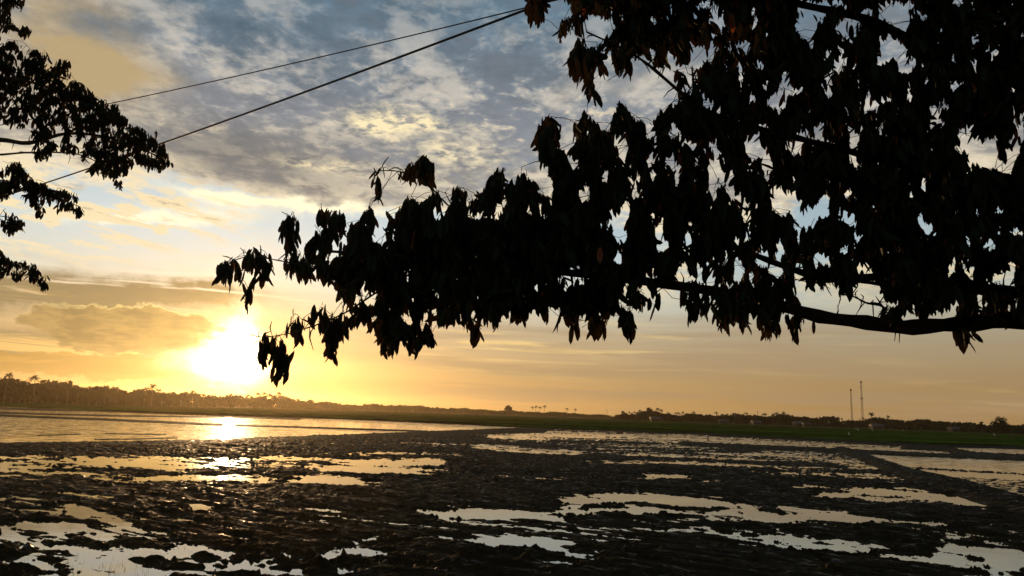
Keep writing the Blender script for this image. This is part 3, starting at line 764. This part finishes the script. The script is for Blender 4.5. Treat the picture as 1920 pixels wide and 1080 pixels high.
    house(1788, 420, 6, 2.4, .2, 'little house left of the large dome-shaped tree', M['wall'], M['tin'])

# ------------------------------------------------------------------ birds
def bird(mat, s=1.0):
    """wading bird: body, neck and head one surface, beak and legs"""
    root = empty('wading_bird')
    path = [((-.30,0,.42),.012),((-.20,0,.46),.05),((-.06,0,.50),.085),((.08,0,.53),.08),((.16,0,.60),.04),((.17,0,.70),.025),((.13,0,.78),.022),((.16,0,.86),.024),((.20,0,.90),.035),((.25,0,.90),.018)]
    MB().tube([tuple(c*s for c in p) for p, r in path], [r*s for p, r in path], 8).build('body', mat, root, True)
    MB().tube([(.25*s,0,.90*s),(.38*s,0,.87*s)], [.014*s,.003*s], 5).build('beak', M['leaf_dry'], root)
    for sy in (-1,1):
        MB().tube([(0,sy*.03*s,.46*s),(.03*s,sy*.035*s,.24*s),(0,sy*.035*s,-.06*s)], .011*s, 5).build('leg', M['dark_feather'], root)
    reg(root); return root
if QUICK not in ('sky', 'near'):
    db = bird(M['dark_feather'], .62); db.name = 'dark_heron'; p = at_z(1840, 851, 0); db.location = (p.x, p.y, .0); db.rotation_euler = (0,0,.6)
    tag(db, 'dark wading bird standing in the narrow right paddy', 'bird')
    eg = bird(M['white']); eg.name = 'egret'; first = True
    for px, py, sc_, lab in [(1405,796,1.5,'white egret in the field below the left thin pole'), (1327,792,1.1,'white egret at the field edge left of the pale roofed house'),
                       (1604,805,1.0,'white egret left of the pair below the shorter mast'), (1609,809,1.2,'white egret nearest below the shorter mast'),
                       (1627,804,1.1,'white egret below the taller mast'), (1636,810,1.2,'white egret in front of the wide low house'),
                       (1656,807,1.0,'white egret right of the wide low house'), (1694,809,1.0,'white egret alone between the masts and the dome-shaped tree'),
                       (1592,818,1.0,'white egret nearest to the camera in the green rice'), (1865,820,1.4,'white egret in front of the large dome-shaped tree')]:
        o = eg if first else copy_tree(eg); first = False
        p = at_z(px, py, .5); o.location = (p.x, p.y, .45); o.rotation_euler = (0,0,random.uniform(0,6)); o.scale = (sc_,)*3
        tag(o, lab, 'bird', 'white egrets in the fields')

# ------------------------------------------------------------------ overhead wires
if QUICK != 'sky':
    def wire(p1, p2, z, r, label):
        a = at_z(*p1, z); b = at_z(*p2, z); d = (b-a); pts = []
        for i in range(60):
            t = -1.6 + 3.0*i/59; q = a + d*t; s = (t-.45)
            pts.append((q.x, q.y, z - .10 + .42*s*s*.6 if abs(s) < 3 else z))
        o = MB().tube(pts, r, 6).build('overhead_wire', M['wire'], None, True); tag(o, label, 'wire', 'overhead wires')
    wire((985,13), (90,340), 9.0, .021, 'thicker lower black cable slanting down to the left branch')
    wire((985,11), (200,194), 12.5, .017, 'thinner upper black wire crossing the sky to the left branch')

# ------------------------------------------------------------------ near trees
def leaves_mesh(base, axis, side, L, Wd, bend):
    """drooping pointed leaves: 8 vertices, folded along the midrib"""
    nrm = np.cross(axis, side)
    prof = [(0,.0),(.20,.72),(.5,1.0),(.82,.74),(1.0,0)]
    out = []
    for q, w in prof:
        c = base + axis*(L*q)[:,None] + nrm*(bend*L*q*q)[:,None]
        if w == 0: out.append(c)
        else:
            f = nrm*(Wd*w*.25)[:,None]
            out += [c - side*(Wd*w*.5)[:,None] + f, c, c + side*(Wd*w*.5)[:,None] + f]
    Vv = np.stack(out, 1); n = len(base)   # 11 verts
    tri = [(0,1,2),(0,2,3),(1,4,5),(1,5,2),(2,5,6),(2,6,3),(4,7,8),(4,8,5),(5,8,9),(5,9,6),(7,10,8),(8,10,9)]
    T = (np.arange(n)[:,None,None]*11 + np.array(tri)[None]).reshape(-1,3)
    return Vv.reshape(-1,3), T

def near_tree(name, label, polys, holes, limbs, depth, n_whorl, lf, seed, trunk, dspread, dry_frac=.01):
    r = np.random.default_rng(seed); root = empty(name, trunk[0]); tag(root, label, 'tree'); ox = Vector(trunk[0])
    inv = lambda P: [(Vector(p)-ox) for p in P]
    shoots = MB(); nodes = []                       # skeleton nodes: pos, radius
    MB().tube(inv(trunk), trunk_r(trunk), 12).build('trunk', M['bark'], root, True)
    for pts, dep, r0, r1 in limbs:
        P = []
        m = len(pts)
        cum = np.concatenate([[0], np.cumsum([math.dist(pts[i], pts[i+1]) for i in range(m-1)])])
        nn = 60
        for i in range(nn+1):
            s = cum[-1]*i/nn; j = min(m-2, int(np.searchsorted(cum, s, side='right')-1)); t = (s-cum[j])/(cum[j+1]-cum[j])
            # catmull-rom
            p0, p1, p2, p3 = (np.array(pts[max(j-1,0)]), np.array(pts[j]), np.array(pts[j+1]), np.array(pts[min(j+2,m-1)]))
            c = .5*((2*p1)+(p2-p0)*t+(2*p0-5*p1+4*p2-p3)*t*t+(3*p1-p0-3*p2+p3)*t**3)
            dd = dep[0] + (dep[1]-dep[0])*i/nn
            P.append(at(c[0], c[1], dd))
        rad = [(r0 + (r1-r0)*(i/nn)**.8)*(1+.10*math.sin(i*1.9+r0*90)+.07*math.sin(i*4.3)) for i in range(nn+1)]
        MB().tube(inv(P), rad, 9).build('limb', M['bark'], root, True)
        nodes += [(np.array(p), rr) for p, rr in zip(P, rad)]
        for i in range(3, nn, 2):
            a_ = r.uniform(0, 6.28); l_ = r.uniform(.05, .22); q_ = Vector((math.cos(a_)*.6, r.uniform(-.5,.5), math.sin(a_)))*l_
            shoots.tube([P[i]-ox, P[i]-ox+q_*.5+Vector((r.uniform(-.02,.02),0,.01)), P[i]-ox+q_], [min(rad[i]*.5,.012), .006, .0025], 5, False)
    # whorl centres inside the outline
    xs = [p[0] for q in polys for p in q]; ys = [p[1] for q in polys for p in q]
    def ok(u, v, shrink=0.0):
        g = np.zeros(u.shape, bool)
        for q in polys: g |= in_poly(u, v, q)
        for (cx, cy, rx, ry, tl) in holes:
            rx, ry = rx*.95, ry*.95
            c, s = math.cos(math.radians(tl)), math.sin(math.radians(tl))
            a = ((u-cx)*c + (v-cy)*s)/(rx+shrink); b = (-(u-cx)*s + (v-cy)*c)/(ry+shrink)
            g &= (a*a+b*b) > 1
        return g
    area = []
    for q in polys:
        q = np.array(q, float); area.append(abs(np.sum(q[:,0]*np.roll(q[:,1],-1)-q[:,1]*np.roll(q[:,0],-1)))/2)
    cu, cv = [], []
    for q, a in zip(polys, area):
        n = max(6, int(n_whorl*a/sum(area))); k = 0
        q = np.array(q); got = 0
        while got < n and k < 60:
            u = r.uniform(q[:,0].min(), q[:,0].max(), n*3); v = r.uniform(q[:,1].min(), q[:,1].max(), n*3)
            m_ = in_poly(u, v, [tuple(p) for p in q]) & ok(u, v, 2); u, v = u[m_][:n-got], v[m_][:n-got]
            cu += list(u); cv += list(v); got += len(u); k += 1
    cu = np.array(cu); cv = np.array(cv) - lf*.25*F/depth
    fx_ = np.interp(cu, [0, 500, 1300, 2400], [1,1,1,1]) if dspread is None else 1
    dep = depth + r.uniform(-1, 1, len(cu))*(dspread if dspread else .5)*np.clip((cu-380)/500, .25, 1)
    C0 = np.array([np.array(at(u, v, d)) for u, v, d in zip(cu, cv, dep)])
    # twigs: join every whorl to the nearest point of the growing skeleton
    NP = np.array([n[0] for n in nodes]); NR = np.array([n[1] for n in nodes])
    order = np.argsort([np.min(np.sum((NP-c)**2, 1)) for c in C0])
    tw = shoots; tree_pos = list(NP); tree_r = list(NR)
    TP = np.zeros((len(NP)+len(C0)*3, 3)); TR = np.zeros(len(TP)); TP[:len(NP)] = NP; TR[:len(NP)] = NR; cntn = len(NP)
    for oi in order:
        c = C0[oi]; d2 = np.sum((TP[:cntn]-c)**2, 1); j = int(np.argmin(d2)); a = TP[j].copy(); ra = min(TR[j]*.7, .016)
        if d2[j] < 1e-4: continue
        L_ = math.sqrt(d2[j]); mid = (a+c)/2 + np.array([0,0,.06*L_]) + r.normal(size=3)*.04*L_
        ra = max(ra, .003)
        tw.tube([Vector(a)-ox, Vector(mid)-ox, Vector(c)-ox], [ra, ra*.75, .0028], 5, False)
        for q_, rr in ((mid, ra*.75), (c, max(.004, ra*.55))):
            TP[cntn] = q_; TR[cntn] = rr; cntn += 1
    tw.build('twigs', M['bark'], root)
    # leaves
    nl = 12
    n = len(C0)*nl
    base = np.repeat(C0, nl, 0) + r.normal(size=(n,3))*lf*np.array([.22,.22,.20])
    az = r.uniform(0, 2*math.pi, n); dr = np.radians(np.clip(np.abs(r.normal(0, 24, n)), 2, 100))
    axis = np.stack([np.sin(dr)*np.cos(az), np.sin(dr)*np.sin(az), -np.cos(dr)], 1)
    L = lf*r.uniform(.5, 1.25, n); Wd = L*r.uniform(.22, .36, n)
    rv = r.normal(size=(n,3)); side = np.cross(axis, rv); side /= np.linalg.norm(side, axis=1)[:,None]
    bend = r.uniform(-.15, .25, n)
    keep = np.ones(n, bool)
    soft = r.uniform(size=n) < (.45 if dspread > 1 else .8)
    for q in (.15, .5, .85):
        u, v = project(base + axis*(L*q)[:,None]); u2 = u + 9*perlin(u*.045, v*.045+7); v2 = v + 9*perlin(u*.045+30, v*.045)
        keep &= ok(u2, v2, 1.0) | (soft if q > .8 else False)
    tipz = np.clip((project(base)[0]-380)/420, .45, 1) if dspread > 1 else 1
    keep &= r.uniform(size=n) < tipz
    base, axis, side, L, Wd, bend = (a[keep] for a in (base, axis, side, L, Wd, bend))
    isd = r.uniform(size=len(base)) < dry_frac
    off = np.array(ox)
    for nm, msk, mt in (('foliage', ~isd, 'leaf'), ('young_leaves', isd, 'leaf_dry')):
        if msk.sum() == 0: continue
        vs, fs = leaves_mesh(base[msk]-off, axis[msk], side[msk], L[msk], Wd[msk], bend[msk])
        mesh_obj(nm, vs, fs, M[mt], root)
    print(name, 'leaves', len(base))
    return root
def trunk_r(t): return list(np.linspace(.30, .12, len(t)))

if QUICK != 'sky':
    outR = [(1250,-400),(1040,-230),(975,-60),(986,0),(990,30),(1005,53),(1018,22),(1022,0),(1030,-25),(1050,-25),(1060,8),(1080,22),(1062,32),(1045,52),(1043,75),(1055,78),(1062,52),(1078,48),(1080,85),(1063,105),(1068,130),(1085,146),(1095,148),(1098,180),(1113,186),(1115,160),(1107,135),(1120,120),(1130,145),(1138,163),(1142,150),(1132,118),(1125,96),(1145,98),(1158,138),(1166,125),(1185,153),(1192,130),(1184,108),(1202,88),(1214,133),(1224,118),(1233,112),(1241,144),(1260,128),(1270,160),(1272,190),(1242,198),(1234,218),(1203,234),(1186,214),(1162,192),(1152,206),(1148,236),(1130,242),(1118,226),(1099,204),(1094,228),(1075,232),(1050,238),(1036,220),(1018,219),(1004,258),(1010,290),(1020,305),(1030,308),(1032,338),(1042,368),
        (1036,380),(1012,356),(996,330),(985,316),(970,324),(961,350),(950,330),(938,306),(925,325),(913,350),(892,366),(880,376),(870,356),(850,346),(841,360),(846,382),(834,388),(826,362),(820,340),(816,318),(802,299),(787,290),(768,311),(752,321),(736,326),(718,308),(699,309),(696,335),(705,362),(709,390),(717,388),(719,350),(729,334),(760,330),(792,342),(813,347),(815,360),(802,366),(792,388),(776,376),(765,364),(753,385),(741,401),(728,395),(722,424),(711,408),(700,390),(680,396),(669,422),(655,428),(640,402),(618,384),(600,389),(588,404),(584,432),(570,442),(565,410),(550,400),(529,397),(521,440),(534,465),(540,511),(550,519),(570,509),(578,532),(586,511),(600,515),(615,531),(622,543),(632,546),(638,566),(640,588),(625,594),(605,574),(590,569),(580,590),(572,600),(560,590),(540,582),(541,620),(549,641),(560,652),(572,630),(580,610),(600,614),(612,640),(610,665),(622,684),(634,670),(637,635),(650,620),(670,604),(690,610),(709,630),(720,666),(732,672),(741,650),(751,638),(765,650),(774,670),(786,650),(800,640),(809,652),(814,640),(806,614),(825,588),(843,616),(851,600),(865,598),(880,620),(894,644),(907,636),(902,608),(916,598),(925,627),(933,610),(936,588),(956,584),(975,602),(986,596),(996,578),(1012,590),(1030,602),(1045,630),(1048,606),(1060,592),(1078,630),(1096,622),(1084,590),(1102,594),(1120,632),(1137,612),(1146,598),(1165,605),(1182,642),(1194,622),(1187,594),(1215,588),(1250,578),(1285,570),(1300,602),(1310,588),(1325,601),(1340,593),(1355,614),(1370,594),(1385,600),(1395,617),(1406,598),(1425,600),(1440,632),(1456,610),(1463,584),(1480,605),(1490,635),(1501,610),(1506,593),(1520,614),(1530,600),(1516,575),(1500,556),(1498,545),(1512,534),(1560,528),(1577,545),(1586,584),(1596,560),(1600,532),(1620,527),(1655,562),(1652,604),(1668,608),(1690,604),(1700,580),(1720,606),(1745,604),(1760,575),(1800,602),(1920,604),(2100,600),(2330,560),(2470,300),(2450,0),(2300,-250),(2000,-420),(1600,-480)]
    tipA = [(404,500),(412,491),(430,488),(452,490),(460,468),(474,461),(492,474),(506,480),(515,508),(513,536),(505,543),(490,527),(480,542),(472,548),(473,568),(465,582),(452,578),(451,548),(455,530),(445,531),(440,515),(435,532),(425,540),(414,525)]
    tipB = [(476,630),(500,625),(522,627),(532,640),(549,654),(553,672),(543,700),(531,728),(519,718),(505,702),(491,690),(484,655)]
    under = [(1788,612),(1837,612),(1832,645),(1793,645)]
    H = [(1537,7,48,12,-5),(1512,50,20,20,0),(1575,44,12,8,0),(1680,25,22,34,-35),(1678,92,20,32,-40),(1857,88,14,14,20),(1797,150,10,9,0),(1308,84,20,9,-15),(1342,33,18,9,0),(1325,5,28,6,0),
        (1328,188,20,9,25),(1458,192,24,10,25),(1412,273,22,30,-38),(1498,262,13,26,10),(1525,244,14,6,0),(1602,298,8,17,0),(1630,285,7,10,0),(1845,285,30,30,20),(1800,262,8,18,0),(1885,315,13,10,30),(1333,332,11,26,20),
        (1372,352,16,9,40),(1398,372,18,9,35),(1468,375,32,26,20),(1505,410,22,14,30),(1546,385,14,26,0),(1735,420,12,24,-35),(1162,405,22,18,10),(1165,440,16,10,0),(1080,498,22,5,5),(1075,515,20,13,0),(1092,525,14,6,0),
        (1094,362,14,14,0),(1165,262,18,12,0),(1165,285,10,7,0),(1064,262,18,22,0),(1072,300,14,14,0),(1130,325,7,14,0),(1295,430,10,8,0),(1425,480,8,18,0),(1450,500,24,12,30),(1500,510,12,10,0),(1545,478,34,8,38),(1580,462,8,14,0),
        (1530,560,36,24,0),(1640,552,18,18,0),(1580,560,20,14,0),(1890,505,14,22,0),(1785,582,9,14,0),(1712,590,8,16,0),(1738,592,8,12,0),(1678,568,9,10,0),(1690,450,8,8,0),(1630,500,10,9,0),(1914,225,7,36,0),(1905,430,14,12,30),(1850,455,20,8,0),
        (1108,70,16,20,0),(1135,45,20,13,0),(1108,30,18,8,0),(1163,82,10,8,0),(1245,60,9,5,0),(1275,125,10,8,0),(1300,115,12,6,0),(1255,175,16,9,0),(1395,85,10,6,0),(1415,180,10,8,0),(1465,95,6,7,0),(1572,92,12,8,0),(1700,165,10,6,0),(1625,18,9,8,0),
        (1555,175,10,6,0),(1640,200,8,5,0),(1765,55,13,6,0),(1260,300,8,9,0),(1310,300,8,8,0),(1268,305,8,7,0),(1250,455,9,5,0),(1228,433,12,6,0),(1215,390,10,4,0),(1270,535,9,10,0),(1200,540,10,6,0),(1225,550,10,5,0),(1330,530,11,8,0),(1290,520,9,7,0),(1250,560,10,7,0),
        (1185,578,13,4,0),(1220,575,14,5,0),(1040,585,14,14,40),(1090,590,9,12,0),(1150,595,9,7,0),(1340,560,14,6,0),(1360,490,8,6,0),(1390,500,8,7,0),(1175,525,8,6,0),(1030,525,9,4,0),(1025,395,12,8,-10),(990,385,8,6,0),
        (468,522,10,11,0),(442,505,5,6,0),(510,652,6,5,0),(503,688,7,5,0),(520,672,5,4,0),(600,422,8,8,0),(575,440,14,10,0),(560,470,8,5,0),(640,448,14,5,-10),(622,475,14,12,-30),(710,445,10,18,20),(715,405,10,22,25),(690,555,16,8,30),(672,565,10,6,0),(655,585,12,6,0),(762,500,8,6,0),(765,520,7,4,0),(775,560,6,6,0),
        (755,588,12,5,0),(795,600,9,12,0),(815,580,6,5,0),(865,580,8,6,0),(890,590,8,12,0),(895,560,7,5,0),(760,595,10,4,0),(1000,540,8,4,0),(835,380,10,12,0),(760,345,22,12,0),(822,400,10,7,0),(905,395,8,8,0),(925,405,9,5,0),(890,405,10,5,0),(940,385,8,6,0),(720,370,6,10,0)]
    # scattered little gaps
    hr = np.random.default_rng(3)
    for k in range(330):
        H.append((hr.uniform(1150,1920), hr.uniform(0,600), hr.uniform(4,12), hr.uniform(4,8), hr.uniform(-30,30)))
    for k in range(60):
        H.append((hr.uniform(1150,1560), hr.uniform(490,600), hr.uniform(4,10), hr.uniform(3,7), hr.uniform(-30,30)))
    limbsR = [([(2360,660),(2100,612),(1920,600),(1850,604),(1750,611),(1690,614),(1620,604),(1550,596),(1505,585),(1430,565),(1300,540),(1100,515),(900,495),(740,480),(600,470)], (7.0,6.6), .115, .010),
              ([(2340,600),(2100,560),(1920,548),(1800,536),(1650,520),(1540,520),(1420,480),(1300,430),(1200,385),(1110,345),(1030,300)], (7.1,7.6), .085, .008),
              ([(2320,420),(2100,280),(1920,196),(1800,136),(1700,72),(1620,35),(1500,8),(1350,-30),(1150,-60),(1020,-40)], (7.2,7.0), .09, .010),
              ([(2340,500),(2100,420),(1900,360),(1700,310),(1500,260),(1330,210),(1200,110),(1100,60)], (7.2,6.5), .08, .007),
              ([(1690,614),(1660,600),(1655,575),(1625,568),(1600,556),(1575,552)], (6.85,6.8), .018, .006),
              ([(900,495),(760,500),(600,500),(515,487),(470,480),(420,495)], (6.7,6.6), .014, .004),
              ([(820,488),(720,540),(640,590),(560,620),(515,630),(480,632)], (6.7,6.5), .012, .004),
              ([(1100,515),(960,440),(860,400),(800,345),(750,322),(708,320)], (6.8,6.9), .014, .005),
              ([(1920,548),(1800,545),(1700,540),(1610,528),(1520,530)], (6.9,6.9), .045, .008)]
    tb = at(2360, 640, 7.0)
    trunkR = [(tb.x+.1, tb.y+.1, 1.0), (tb.x, tb.y, 2.2), (tb.x, tb.y, tb.z), (tb.x-.15, tb.y, tb.z+1.2), (tb.x-.3, tb.y+.1, tb.z+2.6), (tb.x-.5, tb.y+.1, tb.z+3.8)]
    near_tree('roadside_tree', 'dark leafy tree whose long drooping boughs fill the upper right', [outR, tipA, tipB, under], H, limbsR, 7.0, 10200, .172, 101, trunkR, 1.1, .004)
    outL = [(-520,60),(-480,-120),(-300,-220),(-100,-160),(0,-60),(20,-10),(50,-5),(48,14),(20,18),(18,45),(58,48),(58,70),(45,72),(20,55),(5,65),(0,80),(35,72),(60,96),(98,92),(100,103),(118,112),(132,118),(133,150),(162,160),(178,180),(200,194),(222,193),(226,208),(248,232),(272,240),(294,244),(302,262),(316,272),(322,310),(302,316),(290,310),(279,330),(262,305),(258,300),(246,322),(238,318),(230,355),(216,348),(200,326),(188,342),(180,330),(168,310),(150,300),(125,282),(112,280),(95,298),(80,302),(58,290),(70,268),(52,248),(30,228),(0,232),(-60,240),(-100,290),(-60,310),(0,305),(35,308),(52,322),(60,338),(85,345),(90,350),(120,358),(140,362),(150,368),(140,375),(158,392),(156,402),(145,402),(128,388),(118,402),(108,398),(98,385),(84,380),(80,405),(70,403),(55,378),(40,372),(20,368),(0,378),(-60,380),(-60,395),(0,392),(22,394),(32,410),(48,422),(45,432),(35,428),(28,440),(8,432),(0,420),(-80,420),(-60,470),(0,468),(18,488),(42,490),(64,494),(70,504),(92,520),(90,534),(80,544),(62,532),(48,514),(32,524),(18,510),(0,522),(-80,540),(-420,480)]
    HL = [(12,238,22,8,0),(110,252,8,22,0),(25,95,5,4,0),(150,270,10,6,0),(170,300,8,5,0),(140,290,12,5,0),(45,362,8,5,0)]
    limbsL = [([(-560,420),(-300,300),(-100,262),(0,262),(55,268),(130,250),(220,262),(300,295)], (11.2,11), .10, .008),
              ([(-560,430),(-250,300),(-50,292),(0,290),(60,286),(150,290),(215,325)], (11.2,11.3), .05, .006),
              ([(-540,400),(-250,200),(-80,150),(40,150),(150,190),(250,250)], (11.2,10.8), .07, .007),
              ([(-560,440),(-250,350),(0,338),(80,360),(150,388)], (11.2,11), .03, .005),
              ([(-560,460),(-200,410),(0,405),(42,428)], (11.2,11), .022, .005),
              ([(-560,470),(-200,480),(0,490),(50,505),(85,530)], (11.2,11), .022, .005),
              ([(-400,300),(-100,50),(-20,20),(40,60)], (11.2,11), .05, .006)]
    tb = at(-560, 440, 11.2)
    trunkL = [(tb.x, tb.y, -.2), (tb.x, tb.y, 1.5), (tb.x, tb.y, tb.z), (tb.x+.2, tb.y, tb.z+1.5), (tb.x+.5, tb.y, tb.z+3)]
    near_tree('leaning_tree', 'dark tree at the left edge with short leafy sprays over the wire', [outL], HL, limbsL, 11.0, 4200, .12, 202, trunkL, .8, .0)

# ------------------------------------------------------------------ haze
if not QUICK or QUICK == 'haze':
    m = bpy.data.materials.new('haze'); m.use_nodes = True; t = m.node_tree; t.nodes.clear()
    pv = t.nodes.new('ShaderNodeVolumePrincipled'); pv.inputs['Color'].default_value = (1.0, .80, .50, 1); pv.inputs['Density'].default_value = .000065; pv.inputs['Anisotropy'].default_value = .80
    o = t.nodes.new('ShaderNodeOutputMaterial'); t.links.new(pv.outputs[0], o.inputs['Volume'])
    hb = MB().box((0, 0, 0), (33000, 1, 1))
    hb = MB(); hb.box((0, 1850, 29.0), (32500, 2200, 30.5))
    hz = hb.build('haze', m); tag(hz, 'thin golden evening haze over the plain', kind='stuff')
